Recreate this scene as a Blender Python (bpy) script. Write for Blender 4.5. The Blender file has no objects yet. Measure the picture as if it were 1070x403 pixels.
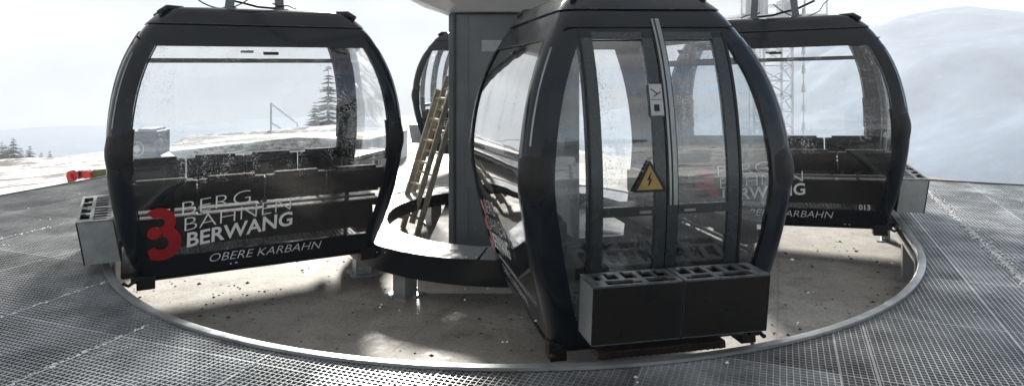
import bpy, math, random
from mathutils import Vector, Matrix, noise
R = math.radians
sc = bpy.context.scene
COL = sc.collection
random.seed(7)

# ------------------------------------------------------------------ camera
H, F, HY = 1.7, 732.2, 56.4
cam = bpy.data.cameras.new('camera'); co = bpy.data.objects.new('camera', cam); COL.objects.link(co)
co.location = (0, 0, H); co.rotation_euler = (R(90), 0, 0)
cam.sensor_width = 36; cam.lens = F / 1070 * 36
cam.shift_y = -(201.5 - HY) / 1070
cam.clip_end = 5000; cam.clip_start = .05
sc.camera = co

# ------------------------------------------------------------------ world and sun
SUN_AZ, SUN_EL = 98, 24          # direction to the sun: degrees from +X anticlockwise, elevation
w = bpy.data.worlds.new('World'); sc.world = w; w.use_nodes = True
nt = w.node_tree; N = nt.nodes; L = nt.links
for n in list(N): N.remove(n)
out = N.new('ShaderNodeOutputWorld'); bg = N.new('ShaderNodeBackground'); sky = N.new('ShaderNodeTexSky')
sky.sky_type = 'NISHITA'; sky.sun_disc = False; sky.sun_elevation = R(SUN_EL); sky.sun_rotation = R(90 - SUN_AZ)
sky.altitude = 1500; sky.dust_density = 2
tc = N.new('ShaderNodeTexCoord'); mp = N.new('ShaderNodeMapping'); mp.inputs['Scale'].default_value = (1.6, 1.6, 4.5)
nz = N.new('ShaderNodeTexNoise'); nz.inputs['Scale'].default_value = 1.6; nz.inputs['Detail'].default_value = 7; nz.inputs['Roughness'].default_value = .55
L.new(tc.outputs['Generated'], mp.inputs[0]); L.new(mp.outputs[0], nz.inputs['Vector'])
sx = N.new('ShaderNodeSeparateXYZ'); L.new(tc.outputs['Generated'], sx.inputs[0])
# more open blue towards +X (right of the view), closed cloud to the left
m1 = N.new('ShaderNodeMapRange'); m1.inputs[1].default_value = .1; m1.inputs[2].default_value = .75; m1.inputs[3].default_value = .30; m1.inputs[4].default_value = -.10
L.new(sx.outputs[0], m1.inputs[0])
ad = N.new('ShaderNodeMath'); ad.operation = 'ADD'; L.new(nz.outputs[0], ad.inputs[0]); L.new(m1.outputs[0], ad.inputs[1])
cr = N.new('ShaderNodeMapRange'); cr.interpolation_type = 'SMOOTHSTEP'
cr.inputs[1].default_value = .36; cr.inputs[2].default_value = .62; cr.inputs[3].default_value = .12; cr.inputs[4].default_value = 1.0
L.new(ad.outputs[0], cr.inputs[0])
nz2 = N.new('ShaderNodeTexNoise'); nz2.inputs['Scale'].default_value = 3.2; nz2.inputs['Detail'].default_value = 6
L.new(mp.outputs[0], nz2.inputs['Vector'])
cc = N.new('ShaderNodeMapRange'); cc.inputs[1].default_value = .3; cc.inputs[2].default_value = .7; cc.inputs[1].default_value = .36; cc.inputs[2].default_value = .62; cc.inputs[3].default_value = 1.75; cc.inputs[4].default_value = 3.0
L.new(nz2.outputs[0], cc.inputs[0])
cmb = N.new('ShaderNodeCombineColor'); 
for i in range(3): L.new(cc.outputs[0], cmb.inputs[i])
mix = N.new('ShaderNodeMix'); mix.data_type = 'RGBA'
L.new(cr.outputs[0], mix.inputs[0]); L.new(sky.outputs[0], mix.inputs[6]); L.new(cmb.outputs[0], mix.inputs[7])
L.new(mix.outputs[2], bg.inputs[0]); bg.inputs[1].default_value = .12; L.new(bg.outputs[0], out.inputs[0])
sun = bpy.data.lights.new('sun', 'SUN'); sun.energy = 5.0; sun.angle = R(9); sun.color = (1, .95, .87)
so = bpy.data.objects.new('sun', sun); COL.objects.link(so)
dirv = Vector((math.cos(R(SUN_AZ)) * math.cos(R(SUN_EL)), math.sin(R(SUN_AZ)) * math.cos(R(SUN_EL)), math.sin(R(SUN_EL))))
so.rotation_euler = dirv.to_track_quat('Z', 'Y').to_euler()
sc.view_settings.view_transform = 'Standard'; sc.view_settings.look = 'None'; sc.view_settings.gamma = 1
sc.view_settings.use_curve_mapping = False
sc.view_settings.exposure = 1.22
sc.cycles.max_bounces = 10; sc.cycles.transparent_max_bounces = 24; sc.cycles.glossy_bounces = 4; sc.cycles.transmission_bounces = 6
sc.cycles.diffuse_bounces = 3; sc.cycles.volume_bounces = 1
sc.cycles.caustics_reflective = False; sc.cycles.caustics_refractive = False
sc.cycles.use_denoising = True; sc.cycles.sample_clamp_indirect = 4

# ------------------------------------------------------------------ materials
def mat(name):
    m = bpy.data.materials.new(name); m.use_nodes = True
    return m, m.node_tree.nodes, m.node_tree.links, m.node_tree.nodes['Principled BSDF']
def nodes_noise(N, L, scale, detail=5, rough=.6, coord='Object', sc3=(1, 1, 1)):
    t = N.new('ShaderNodeTexCoord'); mp = N.new('ShaderNodeMapping'); mp.inputs['Scale'].default_value = sc3
    n = N.new('ShaderNodeTexNoise'); n.inputs['Scale'].default_value = scale; n.inputs['Detail'].default_value = detail; n.inputs['Roughness'].default_value = rough
    L.new(t.outputs[coord], mp.inputs[0]); L.new(mp.outputs[0], n.inputs['Vector']); return n
def ramp(N, L, src, stops):
    r = N.new('ShaderNodeValToRGB'); e = r.color_ramp.elements
    while len(e) < len(stops): e.new(.5)
    for k, (p, c) in enumerate(stops):
        e[k].position = p; e[k].color = (*c, 1) if len(c) == 3 else c
    L.new(src, r.inputs[0]); return r
def varied(name, c0, c1, rough=(.4, .6), metal=0, scale=8, bump=0, sc3=(1, 1, 1), coat=0, bscale=60, spec=.5):
    m, N, L, b = mat(name)
    n = nodes_noise(N, L, scale, sc3=sc3); r = ramp(N, L, n.outputs[0], [(.3, c0), (.7, c1)])
    L.new(r.outputs[0], b.inputs['Base Color'])
    mr = N.new('ShaderNodeMapRange'); mr.inputs[1].default_value = .3; mr.inputs[2].default_value = .7
    mr.inputs[3].default_value, mr.inputs[4].default_value = rough
    n2 = nodes_noise(N, L, scale * 2.7, sc3=sc3); L.new(n2.outputs[0], mr.inputs[0]); L.new(mr.outputs[0], b.inputs['Roughness'])
    b.inputs['Metallic'].default_value = metal; b.inputs['Coat Weight'].default_value = coat; b.inputs['Coat Roughness'].default_value = .08
    b.inputs['Specular IOR Level'].default_value = spec
    if bump:
        n3 = nodes_noise(N, L, bscale, 4); bp = N.new('ShaderNodeBump'); bp.inputs['Strength'].default_value = bump; bp.inputs['Distance'].default_value = .01
        L.new(n3.outputs[0], bp.inputs['Height']); L.new(bp.outputs[0], b.inputs['Normal'])
    return m
M = {}
M['black'] = varied('black_paint', (.003, .0055, .009), (.006, .010, .016), (.10, .24), 0, 3, .012, spec=.32, bscale=14)
M['wetblack'] = varied('wet_black_paint', (.006, .007, .008), (.016, .018, .02), (.12, .35), 0, 30, .35, bscale=110, spec=.4)
M['doorgrey'] = varied('grey_door_paint', (.022, .029, .033), (.028, .036, .04), (.2, .32), .2, 3)
M['strip'] = varied('brushed_aluminium', (.16, .175, .18), (.28, .3, .305), (.3, .5), .8, 12, sc3=(1, 1, .2))
M['galv'] = varied('galvanised_steel', (.30, .31, .32), (.52, .54, .55), (.32, .55), .75, 5, .1)
M['grate'] = varied('wet_galvanised_grating', (.36, .375, .39), (.56, .575, .59), (.25, .45), .45, 1.1)
M['gratedark'] = varied('dark_frame_steel', (.03, .033, .036), (.07, .075, .08), (.35, .6), .5, 4)
M['rim'] = varied('rim_steel', (.26, .27, .28), (.46, .48, .49), (.28, .5), .7, 3)
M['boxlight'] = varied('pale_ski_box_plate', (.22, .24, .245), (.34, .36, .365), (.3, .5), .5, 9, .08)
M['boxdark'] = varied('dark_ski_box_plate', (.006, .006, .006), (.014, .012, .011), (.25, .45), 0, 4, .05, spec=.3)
M['boxtop'] = varied('worn_slot_plate', (.08, .085, .09), (.26, .275, .28), (.25, .5), .6, 16, .15)
M['inside'] = varied('box_inside', (.01, .01, .01), (.02, .02, .02), (.6, .8))
M['seat'] = varied('black_seat_padding', (.003, .003, .0035), (.007, .007, .008), (.6, .85), 0, 12, .2, spec=.12)
M['floor'] = varied('cabin_floor', (.04, .04, .04), (.09, .09, .09), (.35, .6), .2, 10)
M['rib'] = varied('step_rib', (.03, .018, .014), (.06, .04, .034), (.4, .6), .2, 10)
M['pillar'] = varied('pillar_paint', (.085, .098, .108), (.125, .14, .15), (.35, .6), .2, 1.6, .05)
M['white'] = varied('white_housing_panel', (.70, .71, .72), (.8, .81, .82), (.35, .55), 0, 2)
M['ringtop'] = varied('wet_ring_sheet', (.72, .74, .76), (.86, .87, .88), (.06, .2), .75, 2.5)
M['rubber'] = varied('black_rubber', (.004, .004, .005), (.009, .009, .010), (.4, .6), spec=.3)
M['red'] = varied('red_paint', (.42, .015, .02), (.6, .035, .035), (.35, .55), 0, 8)
M['redfilm'] = varied('red_film', (.27, .008, .014), (.38, .014, .02), (.3, .4), 0, 8)
M['letter'] = varied('white_lettering_film', (.74, .75, .76), (.84, .85, .86), (.4, .5), 0, 8)
M['letterdim'] = varied('grey_lettering_film', (.6, .62, .63), (.74, .75, .76), (.4, .5), 0, 14)
M['yellow'] = varied('yellow_sticker', (.20, .13, .03), (.28, .19, .05), (.3, .5), 0, 20)
M['stickergrey'] = varied('grey_sticker', (.25, .27, .28), (.32, .34, .35), (.4, .5), 0, 20)
M['ladder'] = varied('weathered_ladder', (.24, .21, .16), (.5, .46, .38), (.45, .7), .1, 14, .3)
M['cabinet'] = varied('grey_cabinet_paint', (.2, .22, .26), (.34, .36, .4), (.4, .7), .1, 14, .2)
M['hose'] = varied('olive_hose', (.07, .08, .03), (.13, .13, .05), (.5, .7))
M['bark'] = varied('bark', (.04, .03, .022), (.09, .07, .055), (.7, .9), 0, 10)
M['needles'] = varied('conifer_needles', (.018, .028, .022), (.055, .068, .06), (.6, .8), 0, 1.2)
M['mast'] = varied('pale_mast_steel', (.45, .47, .5), (.6, .62, .65), (.4, .6), .3, 6)

def panel_tone():
    m = M['grate']; N, L = m.node_tree.nodes, m.node_tree.links; b = N['Principled BSDF']
    t = N.new('ShaderNodeTexCoord'); mp = N.new('ShaderNodeMapping'); a = R(21); mp.inputs['Rotation'].default_value = (0, 0, a)
    cx_, cy_ = .02, 7.6
    mp.inputs['Location'].default_value = (-(math.cos(a) * cx_ - math.sin(a) * cy_) + .0, -(math.sin(a) * cx_ + math.cos(a) * cy_), 0)
    fl = N.new('ShaderNodeVectorMath'); fl.operation = 'FLOOR'; wn = N.new('ShaderNodeTexWhiteNoise'); wn.noise_dimensions = '2D'
    L.new(t.outputs['Object'], mp.inputs[0]); L.new(mp.outputs[0], fl.inputs[0]); L.new(fl.outputs[0], wn.inputs['Vector'])
    g = nodes_noise(N, L, 2.2, 6, .65); mr = N.new('ShaderNodeMapRange'); mr.inputs[3].default_value = .62; mr.inputs[4].default_value = 1.15; L.new(wn.outputs[0], mr.inputs[0])
    m2 = N.new('ShaderNodeMapRange'); m2.inputs[1].default_value = .3; m2.inputs[2].default_value = .6; m2.inputs[3].default_value = .55; m2.inputs[4].default_value = 1.1; L.new(g.outputs[0], m2.inputs[0])
    mu = N.new('ShaderNodeMath'); mu.operation = 'MULTIPLY'; L.new(mr.outputs[0], mu.inputs[0]); L.new(m2.outputs[0], mu.inputs[1])
    src = b.inputs['Base Color'].links[0].from_socket; vm = N.new('ShaderNodeVectorMath'); vm.operation = 'SCALE'
    L.new(src, vm.inputs[0]); L.new(mu.outputs[0], vm.inputs['Scale']); L.new(vm.outputs[0], b.inputs['Base Color'])
panel_tone()
def concrete():
    m, N, L, b = mat('stained_concrete')
    n1 = nodes_noise(N, L, .55, 6, .65, 'Object', (1, 1, 1)); n2 = nodes_noise(N, L, 5, 8, .7); n3 = nodes_noise(N, L, 38, 6, .8)
    r1 = ramp(N, L, n1.outputs[0], [(.30, (.20, .19, .17)), (.46, (.37, .355, .33)), (.64, (.51, .495, .465))])
    r2 = ramp(N, L, n2.outputs[0], [(.30, (.45, .43, .40)), (.48, (.88, .87, .85)), (.75, (1, 1, 1))])
    mx = N.new('ShaderNodeMix'); mx.data_type = 'RGBA'; mx.blend_type = 'MULTIPLY'; mx.inputs[0].default_value = .8
    L.new(r1.outputs[0], mx.inputs[6]); L.new(r2.outputs[0], mx.inputs[7])
    r3 = ramp(N, L, n3.outputs[0], [(.36, (.25, .23, .2)), (.47, (.9, .9, .9)), (.6, (1, 1, 1))])
    mx2 = N.new('ShaderNodeMix'); mx2.data_type = 'RGBA'; mx2.blend_type = 'MULTIPLY'; mx2.inputs[0].default_value = .8
    L.new(mx.outputs[2], mx2.inputs[6]); L.new(r3.outputs[0], mx2.inputs[7])
    tj = N.new('ShaderNodeTexCoord'); mj = N.new('ShaderNodeMapping'); mj.inputs['Rotation'].default_value = (0, 0, R(21)); sj = N.new('ShaderNodeSeparateXYZ')
    L.new(tj.outputs['Object'], mj.inputs[0]); L.new(mj.outputs[0], sj.inputs[0]); last = mx2
    for ax in (0, 1):
        wj = N.new('ShaderNodeMath'); wj.operation = 'MULTIPLY_ADD'; wj.inputs[1].default_value = .05; L.new(n2.outputs[0], wj.inputs[0]); L.new(sj.outputs[ax], wj.inputs[2])
        pj = N.new('ShaderNodeMath'); pj.operation = 'PINGPONG'; pj.inputs[1].default_value = 1.3; L.new(wj.outputs[0], pj.inputs[0])
        gj = N.new('ShaderNodeMapRange'); gj.inputs[1].default_value = .004; gj.inputs[2].default_value = .012; gj.inputs[3].default_value = .78; gj.inputs[4].default_value = 1; L.new(pj.outputs[0], gj.inputs[0])
        mz = N.new('ShaderNodeVectorMath'); mz.operation = 'SCALE'; L.new(last.outputs[2] if last is mx2 else last.outputs[0], mz.inputs[0]); L.new(gj.outputs[0], mz.inputs['Scale']); last = mz
    L.new(last.outputs[0], b.inputs['Base Color'])
    rr = ramp(N, L, n1.outputs[0], [(.36, (.25, .25, .25)), (.5, (.75, .75, .75))]); L.new(rr.outputs[0], b.inputs['Roughness'])
    bp = N.new('ShaderNodeBump'); bp.inputs['Strength'].default_value = .6; bp.inputs['Distance'].default_value = .012
    L.new(n2.outputs[0], bp.inputs['Height']); L.new(bp.outputs[0], b.inputs['Normal'])
    return m
M['concrete'] = concrete()

def snow():
    m, N, L, b = mat('patchy_snow')
    n1 = nodes_noise(N, L, .9, 9, .75, 'Object', (.45, 1.0, 1)); n2 = nodes_noise(N, L, .035, 5, .6)
    ad = N.new('ShaderNodeMath'); ad.operation = 'MULTIPLY_ADD'; ad.inputs[1].default_value = .5; ad.inputs[2].default_value = -.25
    L.new(n2.outputs[0], ad.inputs[0]); a2 = N.new('ShaderNodeMath'); L.new(n1.outputs[0], a2.inputs[0]); L.new(ad.outputs[0], a2.inputs[1])
    r = ramp(N, L, a2.outputs[0], [(.40, (.06, .052, .045)), (.455, (.22, .21, .20)), (.49, (.78, .79, .80))])
    L.new(r.outputs[0], b.inputs['Base Color']); b.inputs['Roughness'].default_value = .7
    bp = N.new('ShaderNodeBump'); bp.inputs['Strength'].default_value = .5; bp.inputs['Distance'].default_value = .15
    L.new(n1.outputs[0], bp.inputs['Height']); L.new(bp.outputs[0], b.inputs['Normal'])
    return m
M['snow'] = snow()
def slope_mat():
    m, N, L, b = mat('haze_blue_mountainside')
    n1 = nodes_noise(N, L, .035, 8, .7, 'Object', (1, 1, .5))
    r = ramp(N, L, n1.outputs[0], [(.38, (.05, .10, .18)), (.6, (.11, .18, .29)), (.75, (.3, .38, .5))])  # blue of the distant haze put into the forest and snow colours
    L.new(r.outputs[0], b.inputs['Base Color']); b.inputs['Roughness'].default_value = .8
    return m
M['mountain'] = slope_mat()

def glass(name, drop=.5, film=.06, ior=1.75, dscale=55, tint=(.975, .985, .99)):
    m, N, L, b = mat(name); N.remove(b); o = N['Material Output']
    t = N.new('ShaderNodeTexCoord')
    gl = N.new('ShaderNodeBsdfGlossy'); gl.inputs['Roughness'].default_value = .025
    tr = N.new('ShaderNodeBsdfTransparent'); tr.inputs[0].default_value = (*tint, 1)
    fr = N.new('ShaderNodeFresnel'); fr.inputs[0].default_value = ior
    wn = nodes_noise(N, L, 1.3, 2); wb = N.new('ShaderNodeBump'); wb.inputs['Strength'].default_value = .12; wb.inputs['Distance'].default_value = .02
    L.new(wn.outputs[0], wb.inputs['Height']); L.new(wb.outputs[0], gl.inputs['Normal'])
    ge = N.new('ShaderNodeNewGeometry'); iv = N.new('ShaderNodeMath'); iv.operation = 'SUBTRACT'; iv.inputs[0].default_value = 1; L.new(ge.outputs['Backfacing'], iv.inputs[1])
    pw = N.new('ShaderNodeMath'); pw.operation = 'POWER'; pw.inputs[1].default_value = .85; L.new(fr.outputs[0], pw.inputs[0])
    mu = N.new('ShaderNodeMath'); mu.operation = 'MULTIPLY'; lw = N.new('ShaderNodeLayerWeight'); lw.inputs[0].default_value = .5
    lr = N.new('ShaderNodeMapRange'); lr.interpolation_type = 'SMOOTHSTEP'; lr.inputs[1].default_value = .5; lr.inputs[2].default_value = .88; lr.inputs[4].default_value = .92; L.new(lw.outputs['Facing'], lr.inputs[0])
    mxx = N.new('ShaderNodeMath'); mxx.operation = 'MAXIMUM'; L.new(pw.outputs[0], mxx.inputs[0]); L.new(lr.outputs[0], mxx.inputs[1])
    L.new(mxx.outputs[0], mu.inputs[0]); L.new(iv.outputs[0], mu.inputs[1])
    mx = N.new('ShaderNodeMixShader'); L.new(mu.outputs[0], mx.inputs[0]); L.new(tr.outputs[0], mx.inputs[1]); L.new(gl.outputs[0], mx.inputs[2])
    # thin wet film: streaky, slightly milky
    fn = nodes_noise(N, L, 7, 5, .6, 'Object', (3.2, 3.2, .35)); fm = N.new('ShaderNodeMapRange')
    fm.inputs[1].default_value = .35; fm.inputs[2].default_value = .75; fm.inputs[3].default_value = film * .5; fm.inputs[4].default_value = film * 1.5
    L.new(fn.outputs[0], fm.inputs[0])
    tl = N.new('ShaderNodeBsdfTranslucent'); df = N.new('ShaderNodeBsdfDiffuse'); a = N.new('ShaderNodeAddShader')
    tl.inputs[0].default_value = (.42, .43, .44, 1); df.inputs[0].default_value = (.42, .43, .44, 1)
    L.new(tl.outputs[0], a.inputs[0]); L.new(df.outputs[0], a.inputs[1])
    mf = N.new('ShaderNodeMath'); mf.operation = 'MULTIPLY'; L.new(fm.outputs[0], mf.inputs[0]); L.new(iv.outputs[0], mf.inputs[1])
    m2 = N.new('ShaderNodeMixShader'); L.new(mf.outputs[0], m2.inputs[0]); L.new(mx.outputs[0], m2.inputs[1]); L.new(a.outputs[0], m2.inputs[2])
    # rain drops
    vo = N.new('ShaderNodeTexVoronoi'); vo.inputs['Scale'].default_value = dscale; L.new(t.outputs['Object'], vo.inputs['Vector'])
    dn = nodes_noise(N, L, 3.5, 3, .6, 'Object', (2, 2, .5)); 
    thr = N.new('ShaderNodeMapRange'); thr.inputs[1].default_value = .35; thr.inputs[2].default_value = .7; thr.inputs[3].default_value = .12 * drop; thr.inputs[4].default_value = .62 * drop
    L.new(dn.outputs[0], thr.inputs[0])
    lt = N.new('ShaderNodeMath'); lt.operation = 'LESS_THAN'; L.new(vo.outputs['Distance'], lt.inputs[0]); L.new(thr.outputs[0], lt.inputs[1])
    g2 = N.new('ShaderNodeBsdfGlass'); g2.inputs['IOR'].default_value = 1.33; g2.inputs['Roughness'].default_value = .05
    bp = N.new('ShaderNodeBump'); bp.inputs['Strength'].default_value = 1; bp.inputs['Distance'].default_value = .02; bp.invert = True
    L.new(vo.outputs['Distance'], bp.inputs['Height']); L.new(bp.outputs[0], g2.inputs['Normal'])
    m3 = N.new('ShaderNodeMixShader'); lm = N.new('ShaderNodeMath'); lm.operation = 'MULTIPLY'; L.new(lt.outputs[0], lm.inputs[0]); L.new(iv.outputs[0], lm.inputs[1]); L.new(lm.outputs[0], m3.inputs[0]); L.new(m2.outputs[0], m3.inputs[1]); L.new(g2.outputs[0], m3.inputs[2])
    L.new(m3.outputs[0], o.inputs[0]); return m
M['glass'] = glass('wet_glass', drop=.62, film=.006, ior=1.65, dscale=92)
M['doorglass'] = glass('wet_door_glass', drop=.55, film=.05, ior=2.3, dscale=90, tint=(.95, .965, .975))

# ------------------------------------------------------------------ mesh helpers
class MB:
    def __init__(s): s.v = []; s.f = []
    def quad_box(s, p):            # p: 8 points, bottom 4 ccw then top 4
        b = len(s.v); s.v += [tuple(q) for q in p]
        s.f += [tuple(b + i for i in f) for f in ((0, 3, 2, 1), (4, 5, 6, 7), (0, 1, 5, 4), (1, 2, 6, 5), (2, 3, 7, 6), (3, 0, 4, 7))]
    def box(s, c, d, rz=0, T=None):
        cs, sn = math.cos(rz), math.sin(rz); P = []
        for z in (-1, 1):
            for x, y in ((-1, -1), (1, -1), (1, 1), (-1, 1)):
                X, Y = x * d[0] / 2, y * d[1] / 2
                q = Vector((c[0] + X * cs - Y * sn, c[1] + X * sn + Y * cs, c[2] + z * d[2] / 2))
                P.append(T @ q if T else q)
        s.quad_box(P)
    def tube(s, pts, r, n=10, cap=True):
        pts = [Vector(p) for p in pts]; b = len(s.v); up = None
        rs = r if isinstance(r, (list, tuple)) else [r] * len(pts)
        for i, p in enumerate(pts):
            d = (pts[min(i + 1, len(pts) - 1)] - pts[max(i - 1, 0)]).normalized()
            if up is None: up = d.orthogonal().normalized()
            up = (up - d * up.dot(d)).normalized(); sd = d.cross(up)
            for k in range(n):
                a = 2 * math.pi * k / n; s.v.append(tuple(p + (up * math.cos(a) + sd * math.sin(a)) * rs[i]))
        for i in range(len(pts) - 1):
            for k in range(n):
                k2 = (k + 1) % n; s.f.append((b + i * n + k, b + i * n + k2, b + (i + 1) * n + k2, b + (i + 1) * n + k))
        if cap:
            s.f.append(tuple(b + k for k in range(n))[::-1]); s.f.append(tuple(b + (len(pts) - 1) * n + k for k in range(n)))
    def bar(s, p, q, wd, ht):      # rectangular bar between two points
        p, q = Vector(p), Vector(q); d = (q - p).normalized()
        sd = d.cross(Vector((0, 0, 1))); sd = sd.normalized() if sd.length > 1e-4 else Vector((1, 0, 0)); u = sd.cross(d)
        P = []
        for c in (p, q):
            for a, b_ in ((-1, -1), (1, -1), (1, 1), (-1, 1)): P.append(c + sd * a * wd / 2 + u * b_ * ht / 2)
        s.quad_box(P)
    def grid(s, fn, nu, nv, close_u=False):
        """slab between fn(i,j,0) (outer) and fn(i,j,1) (inner)"""
        b = len(s.v); nn = (nu + 1) * (nv + 1)
        for k in (0, 1):
            for j in range(nv + 1):
                for i in range(nu + 1): s.v.append(tuple(fn(i / nu, j / nv, k)))
        I = lambda i, j, k: b + k * nn + j * (nu + 1) + i
        for j in range(nv):
            for i in range(nu):
                s.f.append((I(i, j, 0), I(i + 1, j, 0), I(i + 1, j + 1, 0), I(i, j + 1, 0)))
                s.f.append((I(i, j, 1), I(i, j + 1, 1), I(i + 1, j + 1, 1), I(i + 1, j, 1)))
        for i in range(nu):
            s.f.append((I(i, 0, 0), I(i, 0, 1), I(i + 1, 0, 1), I(i + 1, 0, 0)))
            s.f.append((I(i, nv, 0), I(i + 1, nv, 0), I(i + 1, nv, 1), I(i, nv, 1)))
        if not close_u:
            for j in range(nv):
                s.f.append((I(0, j, 0), I(0, j + 1, 0), I(0, j + 1, 1), I(0, j, 1)))
                s.f.append((I(nu, j, 0), I(nu, j, 1), I(nu, j + 1, 1), I(nu, j + 1, 0)))
    def build(s, name, m, parent=None, smooth=False, bevel=0):
        me = bpy.data.meshes.new(name); me.from_pydata(s.v, [], s.f); me.validate(); me.update()
        o = bpy.data.objects.new(name, me); COL.objects.link(o)
        me.materials.append(M[m] if isinstance(m, str) else m)
        if parent: o.parent = parent
        import bmesh
        bm = bmesh.new(); bm.from_mesh(me); bmesh.ops.recalc_face_normals(bm, faces=bm.faces)
        if bevel: bmesh.ops.bevel(bm, geom=[e for e in bm.edges if len(e.link_faces) == 2 and e.calc_face_angle(0) > .6], offset=bevel, segments=2, profile=.6, affect='EDGES', clamp_overlap=True)
        bm.to_mesh(me); bm.free()
        if smooth:
            for p in me.polygons: p.use_smooth = True
            me.set_sharp_from_angle(angle=R(35))
        return o
def tag(o, label=None, cat=None, group=None, kind=None):
    if label: o['label'] = label
    if cat: o['category'] = cat
    if group: o['group'] = group
    if kind: o['kind'] = kind
    return o
def empty(name, loc=(0, 0, 0)):
    o = bpy.data.objects.new(name, None); o.empty_display_size = .2; COL.objects.link(o); o.location = loc; return o

# ------------------------------------------------------------------ station layout
C = Vector((.02, 7.6, 0)); AX = 69
A = Vector((math.cos(R(AX)), math.sin(R(AX)), 0)); NN = Vector((math.cos(R(AX - 90)), math.sin(R(AX - 90)), 0))
PR = 3.8; S_END = 3.7; FLOOR = -.45
def sn(s, n, z=0): return C + A * s + NN * n + Vector((0, 0, z))

# terrain -----------------------------------------------------------
def hgt(x, y):
    d = math.hypot(x - C.x, y - C.y); q = Vector((x - C.x, y - C.y)); s_, n_ = q.dot(A.xy), q.dot(NN.xy)
    side = max(0, min(1, (x - 1.5) / 6)) * max(0, min(1, (y + 2) / 8))            # right and ahead: steep drop
    z = -.62 - .115 * max(0, d - 9.5) - .16 * max(0, d - 45)
    zr = -.62 - .75 * max(0, d - 8.5)
    z = z * (1 - side) + zr * side
    if y < -2: # gentle snowy rise behind the viewer
        k = min(1, (-2 - y) / 6); z = z * (1 - k) + (-.62 + .10 * max(0, d - 12)) * k
    z = max(z, -120)
    nv = noise.fractal(Vector((x * .05, y * .05, 0)), 1, 2, 4)
    z += nv * min(2.5, max(0, d - 9) * .03) + noise.noise(Vector((x * .35, y * .35, 3))) * min(.3, max(0, d - 9) * .02)
    if d > 200:
        ang = math.degrees(math.atan2(y, x)); right = max(0, 1 - abs(ang - 42) / 42)
        rid = noise.ridged_multi_fractal(Vector((x * .0016, y * .0016, 5)), 1, 2.1, 5, 1, 2)
        z += min(1, max(0, d - 330) / 600) * (4 + 260 * right) * (rid * .75)
        if y < 0: z += min(1, (d - 200) / 260) * 10
    cap = 24 + 60 * noise.noise(Vector((x * .0026, y * .0026, 7.3))) + 6 * noise.noise(Vector((x * .02, y * .02, 1)))
    return min(z, cap)
def radial_mesh(name, m, rings, nseg, r_hole=0):
    mb = MB()
    for r in rings:
        for k in range(nseg):
            a = 2 * math.pi * k / nseg; x, y = C.x + r * math.cos(a), C.y + r * math.sin(a); mb.v.append((x, y, hgt(x, y)))
    for j in range(len(rings) - 1):
        for k in range(nseg):
            k2 = (k + 1) % nseg; mb.f.append((j * nseg + k, j * nseg + k2, (j + 1) * nseg + k2, (j + 1) * nseg + k))
    return mb.build(name, m, smooth=True)
ringsA = [0.5] + [9 + .6 * i for i in range(20)] + [21 + 1.5 * i for i in range(20)] + [52 + 5 * i for i in range(22)] + [170, 185, 200]
tag(radial_mesh('terrain', 'snow', ringsA, 260), kind='structure')
ringsB = [200 + 20 * i for i in range(58)]
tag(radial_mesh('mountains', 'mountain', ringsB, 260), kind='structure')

# pit floor ------------------------------------------------------------
mb = MB()
P = [sn(-12, -6.1), sn(-12, 9.5), sn(S_END + .3, 9.5), sn(7.5, 4.5), sn(7.5, -6.1)]
for z in (FLOOR - .3, FLOOR):
    for p in P: mb.v.append((p.x, p.y, z))
mb.f += [tuple(range(5, 10)), tuple(range(5))[::-1]] + [(i, (i + 1) % 5, 5 + (i + 1) % 5, 5 + i) for i in range(5)]
tag(mb.build('pit_floor', 'concrete'), kind='structure')

# grating deck ---------------------------------------------------------
N0, N1, S0 = -6.0, 9.0, -10.0
SP = 1 / 30
def pit_n(s):    # half width of the opening at coordinate s
    if s < -PR: return None
    return math.sqrt(PR * PR - s * s) if s < 0 else PR
mb = MB()
def lbar(p, q, t, z0=-.03, z1=0.0):
    d = (q - p); L_ = d.length
    if L_ < .01: return
    d /= L_; sd = Vector((-d.y, d.x, 0)) * t / 2
    P = [p - sd, q - sd, q + sd, p + sd]
    mb.quad_box([Vector((v.x, v.y, z0)) for v in P] + [Vector((v.x, v.y, z1)) for v in P])
k = 0; s = S0
while s < S_END:
    seam = k % 30 == 0; t = .012 if seam else .0055
    h = pit_n(s)
    if h is None: lbar(sn(s, N0), sn(s, N1), t, -.032 if not seam else -.04, -.001)
    else:
        if h + .03 < N1: lbar(sn(s, h + .03), sn(s, N1), t, -.032 if not seam else -.04, -.001)
        lbar(sn(s, N0), sn(s, -h - .03), t, -.032 if not seam else -.04, -.001)
    s += SP; k += 1
k = 0; n = N0
while n < N1:
    seam = k % 30 == 0; t = .013 if seam else .0055; z1 = .001 if seam else 0.0
    if abs(n) >= PR + .03: lbar(sn(S0, n), sn(S_END, n), t, -.03 if not seam else -.04, z1)
    else:
        sq = -math.sqrt((PR + .03) ** 2 - n * n); lbar(sn(S0, n), sn(sq, n), t, -.03 if not seam else -.04, z1)
    n += SP; k += 1
lbar(sn(-4.4, 3.183), sn(-2.2, 3.183), .012, -.03, .002)
deck = tag(mb.build('grating_deck', 'grate'), kind='structure')
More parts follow.
